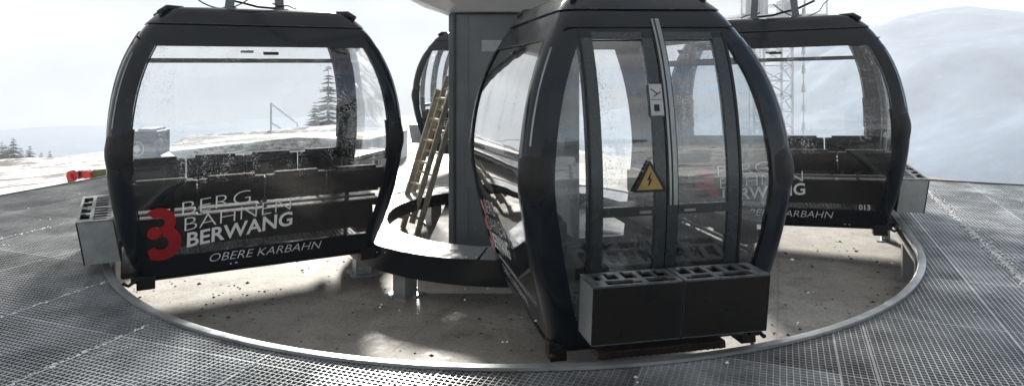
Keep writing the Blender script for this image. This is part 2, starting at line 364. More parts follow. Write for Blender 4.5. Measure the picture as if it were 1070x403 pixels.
# outer frame + joists below
mb = MB()
for a, b in ((sn(S0, N0 - .03), sn(S_END, N0 - .03)), (sn(S_END + .03, N0), sn(S_END + .03, -PR - .1)), (sn(S_END + .03, PR + .1), sn(S_END + .03, N1)), (sn(S_END, N1 + .03), sn(S0, N1 + .03))):
    lbar(a, b, .03, -.12, .012)
s = S0 + .5
while s < S_END:
    h = pit_n(s)
    for a, b in (((N0, N1),) if h is None else ((h + .1, N1), (N0, -h - .1))): lbar(sn(s, a), sn(s, b), .06, -.16, -.05)
    s += .99
n = N0 + .3
while n < N1:
    for s in (-9, -6.5, -4.2, -2, .4, 2.6):
        if abs(n) > PR + .15 or s < -PR - .2:
            if math.hypot(n, min(0, s)) > PR + .15: mb.box((sn(s, n).x, sn(s, n).y, (FLOOR - .16) / 2), (.06, .06, -FLOOR - .16), R(AX))
    n += 1.35
tag(mb.build('deck_frame', 'gratedark'), kind='structure')
# wet snow specks along panel seams
mb = MB()
rs = random.Random(3)
def specks(n, s0, s1, cnt, spread):
    for i in range(cnt):
        s_ = rs.uniform(s0, s1); p = sn(s_, n + rs.gauss(0, spread)); r = rs.uniform(.003, .011) * rs.choice((1, 1, 1.5))
        b = len(mb.v); k = rs.randint(5, 7); ph = rs.random() * 6
        for j in range(k):
            rr = r * rs.uniform(.6, 1.2); mb.v.append((p.x + rr * math.cos(ph + j * 6.283 / k), p.y + rr * math.sin(ph + j * 6.283 / k), .003))
        mb.v.append((p.x, p.y, .003 + r * .7))
        for j in range(k): mb.f.append((b + j, b + (j + 1) % k, b + k))
specks(4.4, -3.5, 3.6, 1500, .018); specks(4.42, -1, 3.6, 500, .05)
specks(-4.0, -3.5, -.5, 300, .015); specks(-2, -4.8, -3.2, 90, .012); specks(-1, -5.4, -3.8, 120, .010); specks(0, -5, -3.9, 40, .01)
for i in range(260): specks(rs.uniform(-5.8, 8.5), *(lambda v: (v, v + .1))(rs.uniform(-6, 3.5)), 2, .05)
mb.f = [f for f in mb.f]
tag(mb.build('snow_specks', varied('old_snow', (.5, .51, .52), (.8, .81, .82), (.5, .8), 0, 30)), kind='stuff')

# rim of the opening ---------------------------------------------------
path = []
for i in range(0, 97):
    a = math.pi * i / 96                # from +n round through -s to -n
    path.append((sn(-math.sin(a) * PR, math.cos(a) * PR), (NN * math.cos(a) - A * math.sin(a))))
path = [(sn(S_END - i * .3, PR), NN.copy()) for i in range(0, 12)] + path + [(sn(.3 * i, -PR), -NN) for i in range(1, 13)]
def sweep(name, prof, m, parent=None):
    mb = MB(); k = len(prof)
    for p, o_ in path:
        for (r, z) in prof: mb.v.append((p.x + o_.x * r, p.y + o_.y * r, z))
    for i in range(len(path) - 1):
        for j in range(k): j2 = (j + 1) % k; mb.f.append((i * k + j, i * k + j2, (i + 1) * k + j2, (i + 1) * k + j))
    mb.f += [tuple(range(k)), tuple((len(path) - 1) * k + j for j in range(k))[::-1]]
    return mb.build(name, m, parent, smooth=True)
rim = tag(empty('pit_rim', C), kind='structure')
def local(o, p): o.parent = p; o.matrix_parent_inverse = Matrix.Translation(-p.location); return o
local(sweep('edge_band', [(-.008, -.02), (-.008, .014), (.0, .022), (.014, .024), (.05, .022), (.05, .004), (.004, .004), (.004, -.02)], 'rim'), rim)
local(sweep('skirt', [(-.004, -.13), (-.004, -.021), (.006, -.021), (.006, -.13)], 'rim'), rim)
local(sweep('edge_tube', [(-.012 + .02 * math.cos(a), -.045 + .02 * math.sin(a)) for a in [i * math.pi / 4 for i in range(8)]], 'gratedark'), rim)
mb = MB()
for s_ in (.5, 2.0, 3.4):
    for sg in (1, -1):
        p = sn(s_, sg * (PR + .03)); mb.box((p.x, p.y, (FLOOR - .13) / 2), (.09, .09, -FLOOR - .13), R(AX)); mb.box((p.x, p.y, FLOOR + .006), (.2, .2, .012), R(AX))
for a in range(-165, 0, 22):
    p = C + Vector((math.cos(R(a + AX - 90 + 0)), math.sin(R(a + AX - 90)), 0)) * (PR + .03); mb.box((p.x, p.y, (FLOOR - .13) / 2), (.08, .08, -FLOOR - .13), R(a))
local(mb.build('support_post', 'galv'), rim)

mb = MB(); rs = random.Random(11)
for i in range(2600):
    a = rs.uniform(0, 6.283); rr = PR * math.sqrt(rs.random()); p = C + Vector((math.cos(a), math.sin(a), 0)) * rr
    if noise.noise(Vector((p.x * 1.4, p.y * 1.4, 2))) < rs.uniform(-.5, .35): continue
    r = rs.uniform(.003, .014) * rs.choice((1, 1, 1, 1.8)); b = len(mb.v); ph = rs.random() * 6; e = rs.uniform(.3, 1)
    for j in range(5): mb.v.append((p.x + r * math.cos(ph + j * 1.2566), p.y + r * e * math.sin(ph + j * 1.2566), FLOOR + .001))
    mb.v.append((p.x, p.y, FLOOR + .001 + r * .6)); mb.f += [(b + j, b + (j + 1) % 5, b + 5) for j in range(5)]
tag(mb.build('floor_grit', varied('dark_grit', (.03, .025, .02), (.12, .1, .08), (.6, .9))), kind='stuff')
# dark building added out of view to darken reflections and light from behind
t = tag(empty('added_dark_building', (0, -9, 0)), 'dark boarded building added behind the viewer to darken reflections in the door glass', 'building')
mb = MB(); mb.box((1.5, -12, 1.9), (13, 5.6, 5.0)); local(mb.build('wall', varied('dark_timber', (.03, .027, .025), (.10, .09, .085), (.5, .8), 0, 6, sc3=(.2, 1, 6))), t)
mb = MB()
for i in range(24): mb.box((1.5, -9.17, -.4 + i * .2), (13.02, .03, .03))
local(mb.build('boarding', 'gratedark'), t)
mb = MB(); mb.box((1.5, -11.5, 4.55), (15.5, 9.2, .3)); local(mb.build('roof', 'gratedark', bevel=.02), t)
for i in range(5):
    mb = MB(); mb.box((-3.3 + i * 2.4, -9.14, 1.7), (1.5, .06, 1.3)); wn = mb.build('window', 'doorgrey'); local(wn, t)
    mb = MB(); mb.box((-3.3 + i * 2.4, -9.10, 1.7), (1.36, .03, 1.16)); pn = mb.build('pane', 'ringtop'); pn.parent = wn; pn.matrix_parent_inverse = Matrix.Translation(-t.location)
for i in range(4):
    mb = MB(); mb.box((-5.2 + i * 4.4, -7.3, 2.2), (.22, .22, 4.4)); local(mb.build('roof_post', 'pillar'), t)
t.location = (6, -20, -.3)
t = tag(empty('added_railing', (0, -3, 0)), 'steel railing added unseen behind the viewer for streak reflections in the door glass', 'railing')  # railing added behind the viewer to give the glass horizontal streaks
pa, pb = sn(-9.6, -5.7), sn(-9.6, 8.6)
for i in range(10):
    p = pa.lerp(pb, i / 9); mb = MB(); mb.bar((p.x, p.y, 0), (p.x, p.y, 1.08), .05, .05); local(mb.build('post', 'galv'), t)
for z in (.3, .56, .82, 1.08):
    mb = MB(); mb.tube([pa + Vector((0, 0, z)), pb + Vector((0, 0, z))], .022, 8); local(mb.build('rail', 'galv'), t)

# ------------------------------------------------------------------ central pillar, ring and housing
t = tag(empty('pillar', (C.x, C.y, FLOOR)), 'wide smooth grey drive pillar rising behind the middle cabin', 'pillar')
def here(mb, name, m, par, **k): return local(mb.build(name, m, **k), par)
mb = MB(); mb.box((C.x, 8.05, .85), (1.30, 2.2, 2.5)); here(mb, 'shaft', 'pillar', t, bevel=.02)
mb = MB(); mb.box((C.x + .02, 7.9, -.33), (1.78, 3.2, .25)); here(mb, 'plinth', varied('lightened_concrete', (.5, .49, .47), (.66, .65, .63), (.7, .9), 0, 6, .3), t, bevel=.015)  # plinth concrete lightened in its colour to look lit under the ring
mb = MB(); Y0 = 6.949
mb.box((C.x - .22, Y0, 1.78), (.20, .006, .11)); pl = here(mb, 'number_plate', 'stickergrey', t)
mb = MB()
for (x, z, a, b) in ((-.22, 1.825, .17, .008), (-.22, 1.735, .17, .008), (-.301, 1.78, .008, .098), (-.139, 1.78, .008, .098), (-.27, 1.78, .012, .06), (-.245, 1.806, .05, .01), (-.245, 1.754, .05, .01)):
    mb.box((C.x + x, Y0 - .005, z), (a, .003, b))
mb.v = [tuple(v) for v in mb.v]; q = mb.build('plate_marks', 'letter'); q.parent = pl; q.matrix_parent_inverse = Matrix.Translation(-t.location)
mb = MB(); mb.box((C.x - .46, 6.945, 1.0), (.012, .012, 2.2)); here(mb, 'weld_seam', 'pillar', t)
mb = MB(); mb.box((C.x - .35, 6.943, .55), (.26, .018, .36)); cv = mb.build('access_cover', 'pillar', bevel=.004); local(cv, t)
for dx in (-.11, .11):
    for dz in (-.16, .16):
        mb = MB(); mb.tube([(C.x - .35 + dx, 6.936, .55 + dz), (C.x - .35 + dx, 6.926, .55 + dz)], .009, 6); bo = mb.build('bolt', 'galv'); bo.parent = cv; bo.matrix_parent_inverse = Matrix.Translation(-t.location)
mb = MB(); mb.tube([(C.x - .59, 6.93, -.2), (C.x - .59, 6.93, 1.2), (C.x - .59, 6.93, 2.1)], .014, 8); here(mb, 'conduit', 'gratedark', t, smooth=True)
t = tag(empty('wheel_housing', (C.x, C.y, 2.1)), 'pale faceted bullwheel housing on top of the grey pillar', 'housing')
mb = MB()
prof = [(.66, 1.12, 2.11), (.95, 1.4, 2.23), (1.16, 1.6, 2.30), (1.22, 1.66, 2.62), (1.1, 1.5, 2.9)]
for hx, hy, z in prof:
    for x, y in ((-hx, -hy * .8), (-hx * .7, -hy), (hx * .7, -hy), (hx, -hy * .8), (hx, hy * .8), (hx * .7, hy), (-hx * .7, hy), (-hx, hy * .8)): mb.v.append((C.x + x, 7.9 + y, z))
for j in range(len(prof) - 1):
    for i in range(8): i2 = (i + 1) % 8; mb.f.append((j * 8 + i, j * 8 + i2, (j + 1) * 8 + i2, (j + 1) * 8 + i))
mb.f += [tuple(range(8))[::-1], tuple((len(prof) - 1) * 8 + i for i in range(8))]
here(mb, 'shell', 'white', t)
mb = MB()
for i in range(4):
    mb = MB(); mb.box((C.x - .45 + .3 * i, 6.25, 2.46), (.012, .03, .3)); here(mb, 'panel_joint', 'gratedark', t)
# overhead carrier rail (above the picture) that the hangers run on
ovr = [sn(6.2, 2.5, 3.62), sn(3, 2.5, 3.62)] + [sn(-math.sin(math.pi * i / 24) * 2.5, math.cos(math.pi * i / 24) * 2.5, 3.62) for i in range(25)] + [sn(3, -2.5, 3.62), sn(6.2, -2.5, 3.62)]
t2 = tag(empty('carrier_rail', (C.x, C.y, 3.6)), 'curved overhead steel rail carrying the cabin hangers', 'rail')
mb = MB(); mb.tube(ovr, .05, 8); here(mb, 'running_rail', 'galv', t2)
mb = MB()
for s_, n_ in ((0, 2.5), (0, -2.5), (-2.5, 0), (-1.77, 1.77), (-1.77, -1.77)): mb.bar(sn(s_, n_, 3.6), sn(s_ * .3, n_ * .3, 2.85), .07, .1)
here(mb, 'rail_arm', 'galv', t2)

t = tag(empty('guide_ring', (C.x, C.y, FLOOR)), 'low round platform with wet white top and black fascia around the pillar', 'guide ring')
R1, R2 = 1.36, 1.80
def annulus(r0, r1, z0, z1, n=120, a0=0, a1=2 * math.pi):
    mb = MB()
    mb.grid(lambda i, j, k: (C.x + (r0 + (r1 - r0) * j) * math.cos(a0 + (a1 - a0) * i), C.y + (r0 + (r1 - r0) * j) * math.sin(a0 + (a1 - a0) * i), z0 if k else z1), n, 1); return mb
for k in range(6):
    a0 = R(-100 + 60 * k + .35); a1 = R(-100 + 60 * (k + 1) - .35)
    here(annulus(R1, R2, -.035, -.02, 24, a0, a1), 'top_sheet', 'ringtop', t)
here(annulus(R2 - .02, R2 + .004, -.23, -.012), 'fascia', 'black', t, smooth=True)
here(annulus(R1 - .004, R1 + .012, -.16, -.025), 'inner_fascia', 'wetblack', t, smooth=True)
here(annulus(R1 + .03, R2 - .03, -.12, -.06), 'underframe', 'gratedark', t)
for a in (234, 206, 170, 128, 100, 62, 20, -20, -50):
    mb = MB(); p = C + Vector((math.cos(R(a)), math.sin(R(a)), 0)) * 1.66
    mb.box((p.x, p.y, (FLOOR - .12) / 2 + .006), (.15, .15, -FLOOR - .12), R(a)); mb.box((p.x, p.y, FLOOR + .008), (.26, .26, .016), R(a))
    for dx in (-.1, .1):
        for dy in (-.1, .1): mb.tube([(p.x + dx, p.y + dy, FLOOR), (p.x + dx, p.y + dy, FLOOR + .035)], .01, 6)
    here(mb, 'leg', 'galv', t)

# ------------------------------------------------------------------ ladder
t = tag(empty('ladder', (-1.24, 8.5, FLOOR)), 'weathered two section extension ladder leaning against the pillar', 'ladder')
wd = Vector((.22, -.31, 0)).normalized(); ln = Vector((.816, .579, 0))
def ladder_section(base, w_, h_, run, off, nm):
    b = Vector(base); top = b + ln * run + Vector((0, 0, h_)); ax = (top - b).normalized(); nrm = ax.cross(wd).normalized()
    ra = []
    for sg in (-1, 1):
        mb = MB(); o_ = wd * sg * w_ / 2 + nrm * off
        mb.quad_box([b + o_ + wd * x * .014 + nrm * y * .034 for x, y in ((-1, -1), (1, -1), (1, 1), (-1, 1))] + [top + o_ + wd * x * .014 + nrm * y * .034 for x, y in ((-1, -1), (1, -1), (1, 1), (-1, 1))])
        here(mb, 'side_rail', 'ladder', t)
    Ln = (top - b).length; k = .18
    while k < Ln - .05:
        mb = MB(); c = b + ax * k + nrm * off; mb.tube([c - wd * (w_ / 2 + .01), c + wd * (w_ / 2 + .01)], .017, 8); here(mb, 'rung', 'ladder', t, smooth=True); k += .27
ladder_section((-1.24, 8.495, FLOOR), .38, 1.86, .64, 0, 'a')
ladder_section((-1.21, 8.47, FLOOR + .12), 0.31, 1.55, .53, -.085, 'b')

# ------------------------------------------------------------------ gondola cabin
def interp(tab):
    def f(z):
        if z <= tab[0][0]: return tab[0][1] + (z - tab[0][0]) * (tab[1][1] - tab[0][1]) / (tab[1][0] - tab[0][0])
        for i in range(len(tab) - 1):
            if z <= tab[i + 1][0]:
                z0, a = tab[i]; z1, b = tab[i + 1]; t = (z - z0) / (z1 - z0)
                am = (b - tab[i - 1][1]) / (z1 - tab[i - 1][0]) if i else (b - a) / (z1 - z0)
                bm_ = (tab[i + 2][1] - a) / (tab[i + 2][0] - z0) if i + 2 < len(tab) else (b - a) / (z1 - z0)
                h = z1 - z0
                return (2 * t ** 3 - 3 * t * t + 1) * a + (t ** 3 - 2 * t * t + t) * h * am + (-2 * t ** 3 + 3 * t * t) * b + (t ** 3 - t * t) * h * bm_
        return tab[-1][1]
    return f
W = interp([(-.06, .955), (.1, 1.0), (.35, 1.07), (.65, 1.13), (.92, 1.155), (1.2, 1.14), (1.45, 1.10), (1.65, 1.04), (1.83, .955), (1.95, .875), (2.04, .78)])
B = interp([(-.06, .64), (.1, .685), (.35, .75), (.65, .81), (.92, .845), (1.2, .82), (1.45, .765), (1.65, .69), (1.83, .60), (1.95, .525), (2.04, .45)])
RC = .115
def surf(side, a, z, off=0):
    if side == 'T+': return Vector((a, B(z) + off, z))
    if side == 'T-': return Vector((a, -B(z) - off, z))
    if side == 'U+': return Vector((W(z) + off, a, z))
    if side == 'U-': return Vector((-W(z) - off, a, z))
def arc(su, st, f, z, off=0):       # corner, f 0 (end face side) .. 1 (door side)
    a = f * math.pi / 2; r = RC + off
    return Vector((su * (W(z) - RC + r * math.sin(a)), st * (B(z) - RC + r * math.cos(a)), z))
PE = lambda z: W(z) - (.15 + .02 * max(0, z - 1.4))     # |u| where the end glass starts
PD = lambda z: B(z) - .175                              # |t| where the door side glass starts
def panel(mb, side, a0, a1, z0, z1, off=0, th=.03, nu=2, nz_=10):
    g0 = a0 if callable(a0) else (lambda z: a0); g1 = a1 if callable(a1) else (lambda z: a1)
    def fn(i, j, k):
        z = z0 + (z1 - z0) * j; return surf(side, g0(z) + (g1(z) - g0(z)) * i, z, off - (th if k else 0))
    mb.grid(fn, nu, nz_)
def ringband(mb, z0, z1, off, th, nz_=4):
    """closed band right round the cabin"""
    def pts(z, o_):
        P = []
        for su, st, rev in ((1, 1, 0), (1, -1, 1), (-1, -1, 0), (-1, 1, 1)):
            q = [arc(su, st, i / 5, z, o_) for i in range(6)]
            P += q if not rev else q[::-1]
        return P
    k = 24; b = len(mb.v)
    for o_ in (off, off - th):
        for j in range(nz_ + 1): mb.v += [tuple(p) for p in pts(z0 + (z1 - z0) * j / nz_, o_)]
    m_ = (nz_ + 1) * k
    for j in range(nz_):
        for i in range(k):
            i2 = (i + 1) % k
            mb.f.append((b + j * k + i, b + j * k + i2, b + (j + 1) * k + i2, b + (j + 1) * k + i))
            mb.f.append((b + m_ + j * k + i, b + m_ + (j + 1) * k + i, b + m_ + (j + 1) * k + i2, b + m_ + j * k + i2))
    for i in range(k):
        i2 = (i + 1) % k
        mb.f.append((b + i, b + m_ + i, b + m_ + i2, b + i2)); e = nz_ * k
        mb.f.append((b + e + i, b + e + i2, b + m_ + e + i2, b + m_ + e + i))
def text_mesh(txt, size, weight=0, shear=0, space=1.0):
    cu = bpy.data.curves.new('t', 'FONT'); cu.body = txt; cu.size = size; cu.offset = weight; cu.shear = shear; cu.space_character = space; cu.resolution_u = 4
    o = bpy.data.objects.new('t', cu); COL.objects.link(o); dg = bpy.context.evaluated_depsgraph_get()
    me = bpy.data.meshes.new_from_object(o.evaluated_get(dg)); COL.objects.unlink(o); bpy.data.objects.remove(o); bpy.data.curves.remove(cu)
    v = [tuple(p.co) for p in me.vertices]; f = [tuple(p.vertices) for p in me.polygons]; bpy.data.meshes.remove(me); return v, f
def lettering(side, txt, u0, z0, width, height, m, par, weight=0, shear=0, slope=0, name='lettering', off=.004):
    v, f = text_mesh(txt, 1, weight, shear)
    x0, x1 = min(p[0] for p in v), max(p[0] for p in v); y0, y1 = min(p[1] for p in v), max(p[1] for p in v)
    sg = -1 if side in ('T+', 'U-') else 1
    mb = MB(); q = []
    for p in v:
        x = (p[0] - x0) / (x1 - x0) * width; y = (p[1] - y0) / (y1 - y0) * height; z = z0 + y + slope * x
        q.append(surf(side, u0 + sg * x, z, off))
    mb.v = [tuple(p) for p in q]; mb.f = f
    return mb.build(name, m, par)
def emblem(side, uc, zc, par):
    sg = -1 if side == 'T+' else 1
    mb = MB()
    def band(cx, cz, r0, r1, a0, a1):
        def fn(i, j, k):
            a = R(a0 + (a1 - a0) * i); r = r0 + (r1 - r0) * j
            return surf(side, uc + sg * (cx + r * math.cos(a)), zc + cz + r * math.sin(a) * 1.0, .0035 - (.002 if k else 0))
        mb.grid(fn, 24, 2)
    band(.0, .088, .04, .118, 135, -75)      # upper bowl
    band(.017, -.08, .053, .145, 75, -150)   # lower bowl
    band(-.03, .005, .0, .05, 0, 359)
    return mb.build('emblem', 'redfilm', par)

CAB = {}
def make_cabin(loc, az, tilt, label, numbered_end, rail_end, copy_from=None):
    root = empty('gondola_cabin', (loc[0], loc[1], 0))
    tag(root, label, 'cable car', 'gondola cabins going round the station pillar')
    # local x: outward (door side), local y: along travel
    Mx = Matrix.Rotation(R(az), 4, 'Z')
    root.rotation_euler = (R(tilt[1]), R(tilt[0]), R(az)); 
    # tilt turns about the hanger (z = 2.2): compensate the base
    off = Vector((0, 0, 2.2)) - (root.rotation_euler.to_matrix() @ Vector((0, 0, 2.2)))
    root.location = Vector((loc[0], loc[1], 0)) + off
    T = root
    # roof
    mb = MB(); ringband(mb, 1.955, 2.035, .012, .03, 4)
    lay = [(2.035, 1, .012), (2.066, .965, 0), (2.085, .88, 0), (2.095, .6, 0), (2.10, .2, 0)]
    k0 = len(mb.v)
    for z, f_, o_ in lay:
        for su, st, rev in ((1, 1, 0), (1, -1, 1), (-1, -1, 0), (-1, 1, 1)):
            q = [arc(su, st, i / 5, 2.035, o_) for i in range(6)]
            for p in (q if not rev else q[::-1]): mb.v.append((p.x * f_, p.y * f_, z))
    for j in range(len(lay) - 1):
        for i in range(24): i2 = (i + 1) % 24; mb.f.append((k0 + j * 24 + i, k0 + j * 24 + i2, k0 + (j + 1) * 24 + i2, k0 + (j + 1) * 24 + i))
    mb.f.append(tuple(k0 + (len(lay) - 1) * 24 + i for i in range(24)))
    roof = mb.build('roof', 'black', T, smooth=True)
    for su in (1, -1):
        for st in (1, -1):
            mb = MB(); mb.tube([(su * .62, st * .36, 2.075), (su * .74, st * .41, 2.07), (su * .80, st * .45, 2.03)], [.02, .03, .025], 8)
            mb.build('roof_cap', 'black', roof, smooth=True)
    mb = MB(); ringband(mb, 1.765, 1.955, 0, .05, 5); hd = mb.build('header', 'black', T, smooth=True)
    mb = MB(); ringband(mb, 1.948, 1.954, .014, .01, 1); mb.build('trim', 'doorgrey', hd, smooth=True)
    # sill and floor
    mb = MB(); ringband(mb, -.045, .125, 0, .05, 5); sill = mb.build('sill', 'black', T, smooth=True)
    mb = MB(); ringband(mb, -.062, -.045, .012, .06, 1); mb.build('trim', 'black', sill)
    mb = MB(); mb.box((0, 0, .0), (1.84, 1.24, .05)); fl = mb.build('floor', 'floor', T)
    mb = MB(); n = 0
    for i in range(44): mb.box((-.86 + i * .04, 0, .028), (.016, 1.2, .007))
    mb.build('floor_ribs', 'doorgrey', fl)
    mb = MB(); mb.box((.80, 0, -.075), (.5, .8, .045)); 
    st_ = mb.build('step', 'rib', T, bevel=.008)
    mb = MB()
    for i in range(19): mb.box((1.053, -.36 + i * .04, -.075), (.006, .014, .04))
    mb.build('step_ribs', 'rib', st_)
    # corner posts with bumpers and feet
    for su in (1, -1):
        for st in (1, -1):
            mb = MB()
            def fn(i, j, k, su=su, st=st):
                z = .125 + (1.765 - .125) * j; o_ = .004 - (.045 if k else 0)
                if i < .3: f_ = i / .3; u = PE(z) + (W(z) - RC - PE(z)) * f_; return Vector((su * u, st * (B(z) + o_), z))
                if i > .7: f_ = (i - .7) / .3; t_ = (B(z) - RC) + (PD(z) - (B(z) - RC)) * f_; return Vector((su * (W(z) + o_), st * t_, z))
                return arc(su, st, (i - .3) / .4, z, o_)
            mb.grid(fn, 20, 26)
            post = mb.build('corner_post', 'black', T, smooth=True)
            mb = MB()
            def fb(i, j, k, su=su, st=st):
                z = .80 + .34 * j; sw = .02 * math.sin(math.pi * j) ** 2 * math.sin(math.pi * i) ** .7 if 0 < i < 1 else 0
                f_ = -.25 + 1.5 * i; o_ = -.02 if k else .0 + sw
                if f_ < 0: return Vector((su * (W(z) - RC + f_ * .25), st * (B(z) + o_), z))
                if f_ > 1: return Vector((su * (W(z) + o_), st * (B(z) - RC - (f_ - 1) * .25), z))
                return arc(su, st, f_, z, o_)
            mb.grid(fb, 12, 10); mb.build('bumper', 'rubber', post, smooth=True)
            mb = MB(); mb.box((su * (W(0) - .09), st * (B(0) - .05), -.075), (.13, .10, .10)); mb.box((su * (W(0) - .02), st * (B(0) - .03), -.05), (.07, .06, .035))
            mb.tube([(su * (W(0) - .04), st * B(0), -.03), (su * (W(0) + .03), st * (B(0) + .02), -.07), (su * (W(0) + .07), st * (B(0) + .0), -.05)], .014, 6)
            mb.build('buffer', 'rubber', post, bevel=.008)
            mb = MB(); mb.tube([(su * (W(z) - RC * .3 + .005), st * (B(z) - RC * .3 + .005), z) for z in [1.15 + i * .08 for i in range(8)]], .006, 6); mb.build('seal', 'strip', post)
    # end windows
    for side, sg in (('T+', 1), ('T-', -1)):
        mb = MB(); panel(mb, side, lambda z: -PE(z) - .01, lambda z: PE(z) + .01, .11, 1.78, -.012, .008, 10, 26)
        win = mb.build('end_window', 'glass', T, smooth=True)
        rd = -sg   # reading direction in u
        lettering(side, 'BERG', -rd * .64, .455, .50, .105, 'letter', win, -.022, 0, .12)
        lettering(side, 'BAHNEN', -rd * .62, .325, .80, .105, 'letter', win, -.022, 0, .12)
        lettering(side, 'BERWANG', -rd * .60, .183, .80, .125, 'letter', win, .02, 0, .12)
        emblem(side, -rd * .80, .325, win)
        if abs(loc[0]) < 20: lettering(side, 'OBERE KARBAHN', -rd * .43, .038, .89, .068, 'letterdim', sill, -.012, .25, .0, off=.006)
        if side == numbered_end: lettering(side, '013', rd * .69, .132, .10, .056, 'letter', win, .01)
        for sg_ in (-1, 1):
            mb = MB(); panel(mb, side, lambda z: sg_ * (PE(z) - .002), lambda z: sg_ * (PE(z) - .014), .13, 1.765, .002, .008, 1, 24); mb.build('edge_seal', 'rubber', win)
        mb = MB(); a0 = -.04; panel(mb, side, a0 - .05, a0 + .07, 1.70, 1.725, .012, .02, 4, 2); mb.build('handle', 'rubber', win)
        if side == rail_end:
            mb = MB(); panel(mb, side, lambda z: -PE(z), lambda z: PE(z), 1.60, 1.645, -.022, .03, 8, 2); mb.build('vent_rail', 'rubber', win)
    # blank window wall at the back
    mb = MB(); panel(mb, 'U-', lambda z: -PD(z) - .01, lambda z: PD(z) + .01, .11, 1.78, -.012, .008, 6, 26); mb.build('side_window', 'glass', T, smooth=True)
    # door side: fixed side panes
    for sg in (-1, 1):
        mb = MB(); panel(mb, 'U+', lambda z: sg * .465, lambda z: sg * (PD(z) + .01), .11, 1.78, -.014, .008, 3, 26); mb.build('side_window', 'doorglass', T, smooth=True)
    for sg in (-1, 1):
        mb = MB()
        E0, E1 = .0, .475
        def P2(a, b, z0, z1, off=.0, th=.045, nz_=20): panel(mb, 'U+', sg * a, sg * b, z0, z1, off, th, 2, nz_)
        P2(.385, .475, .10, 1.80); P2(.004, .072, .10, 1.80); P2(.072, .385, 1.755, 1.80, 0, .045, 3); P2(.072, .385, .735, .79, .006, .045, 3); P2(.072, .385, .10, .20, 0, .045, 3)
        door = mb.build('door', 'doorgrey', T, smooth=True)
        mb = MB(); panel(mb, 'U+', sg * .07, sg * .387, .785, 1.76, -.014, .008, 4, 16); gp = mb.build('upper_pane', 'doorglass', door, smooth=True)
        mb = MB(); panel(mb, 'U+', sg * .07, sg * .387, .195, .74, -.014, .008, 4, 10); mb.build('lower_pane', 'doorglass', door, smooth=True)
        mb = MB(); panel(mb, 'U+', sg * .455, sg * .468, .12, 1.8, .006, .01, 1, 20); mb.build('seal', 'rubber', door)
        mb = MB(); panel(mb, 'U+', sg * .10, sg * .17, .75, .765, .018, .014, 2, 2); mb.build('handle', 'strip', door)
        if sg < 0:
            # warning triangle on the left leaf
            mb = MB()
            def tri(x0, x1, z0, h, o_, nm, mt, par):
                mm = MB(); nseg = 12
                mm.grid(lambda i, j, k: surf('U+', (x0 + x1) / 2 + (i - .5) * (x1 - x0) * (1 - j * .999), z0 + h * j, o_ - (.002 if k else 0)), 2, nseg); return mm.build(nm, mt, par)
            st2 = tri(-.214, -.002, .87, .186, .010, 'warning_sticker', 'rubber', door)
            tri(-.186, -.030, .885, .138, .0125, 'yellow_field', 'yellow', st2)
            mb = MB(); z0 = .895
            mb.v = [tuple(surf('U+', -.108 + x, z0 + z, .0145)) for x, z in ((-.004, .015), (.012, .052), (.000, .052), (.010, .098), (-.020, .045), (-.006, .045), (-.016, .012))]; mb.f = [tuple(range(7))]
            mb.build('warning_mark', 'rubber', st2)
            # pictogram plate where the leaves meet
            mb = MB(); panel(mb, 'U+', -.078, .0, 1.30, 1.49, .008, .002, 2, 4); pk = mb.build('notice_plate', 'stickergrey', door)
            mb = MB()
            for z0, z1, a, b in ((1.488, 1.491, -.076, -.002), (1.395, 1.398, -.076, -.002), (1.302, 1.305, -.076, -.002)): panel(mb, 'U+', a, b, z0, z1, .0105, .002, 1, 1)
            panel(mb, 'U+', -.058, -.026, 1.33, 1.368, .0105, .002, 1, 1)
            for (x0, z0, x1, z1) in ((-.07, 1.46, -.03, 1.43), (-.03, 1.43, -.01, 1.44), (-.03, 1.43, -.055, 1.415)):
                mb.bar(surf('U+', x0, z0, .011), surf('U+', x1, z1, .011), .003, .004)
            mb.build('pictogram', 'rubber', pk)
    mb = MB(); panel(mb, 'U+', .010, .060, .79, 1.885, .014, .013, 2, 20); mb.build('door_seal', 'strip', T, smooth=True)
    mb = MB(); panel(mb, 'U+', .025, .033, .79, 1.885, .017, .004, 1, 20); mb.build('seal_groove', 'rubber', T)
    mb = MB(); panel(mb, 'U+', -.56, .56, 1.83, 1.84, .008, .007, 6, 1); mb.build('door_track', 'rubber', T)
    # benches
    for sg in (1, -1):
        y0 = sg * .56
        bench = empty('bench'); bench.parent = T
        mb = MB()
        for k in range(4):
            c = -.78 + .52 * k; mb.box((c, sg * .60, .60), (.505, .07, .19))
            mb.box((c, sg * .60, .705), (.36, .06, .025)) ; mb.box((c, sg * .60, .497), (.40, .06, .022))
        mb.build('backrest', 'seat', bench, bevel=.012)
        mb = MB()
        for k in range(4): mb.box((-.75 + .5 * k, sg * .47, .385), (.49, .34, .07))
        mb.build('seat', 'seat', bench, bevel=.02)
        mb = MB(); mb.box((0, sg * .615, .295), (1.86, .05, .24)); mb.build('apron', 'seat', bench, bevel=.008)
        mb = MB()
        for x in (-.7, 0, .7): mb.bar((x, sg * .56, .03), (x, sg * .62, .68), .03, .03)
        mb.tube([(-.95, sg * .62, .45), (.95, sg * .62, .45)], .012, 8)
        mb.build('bench_frame', 'gratedark', bench)
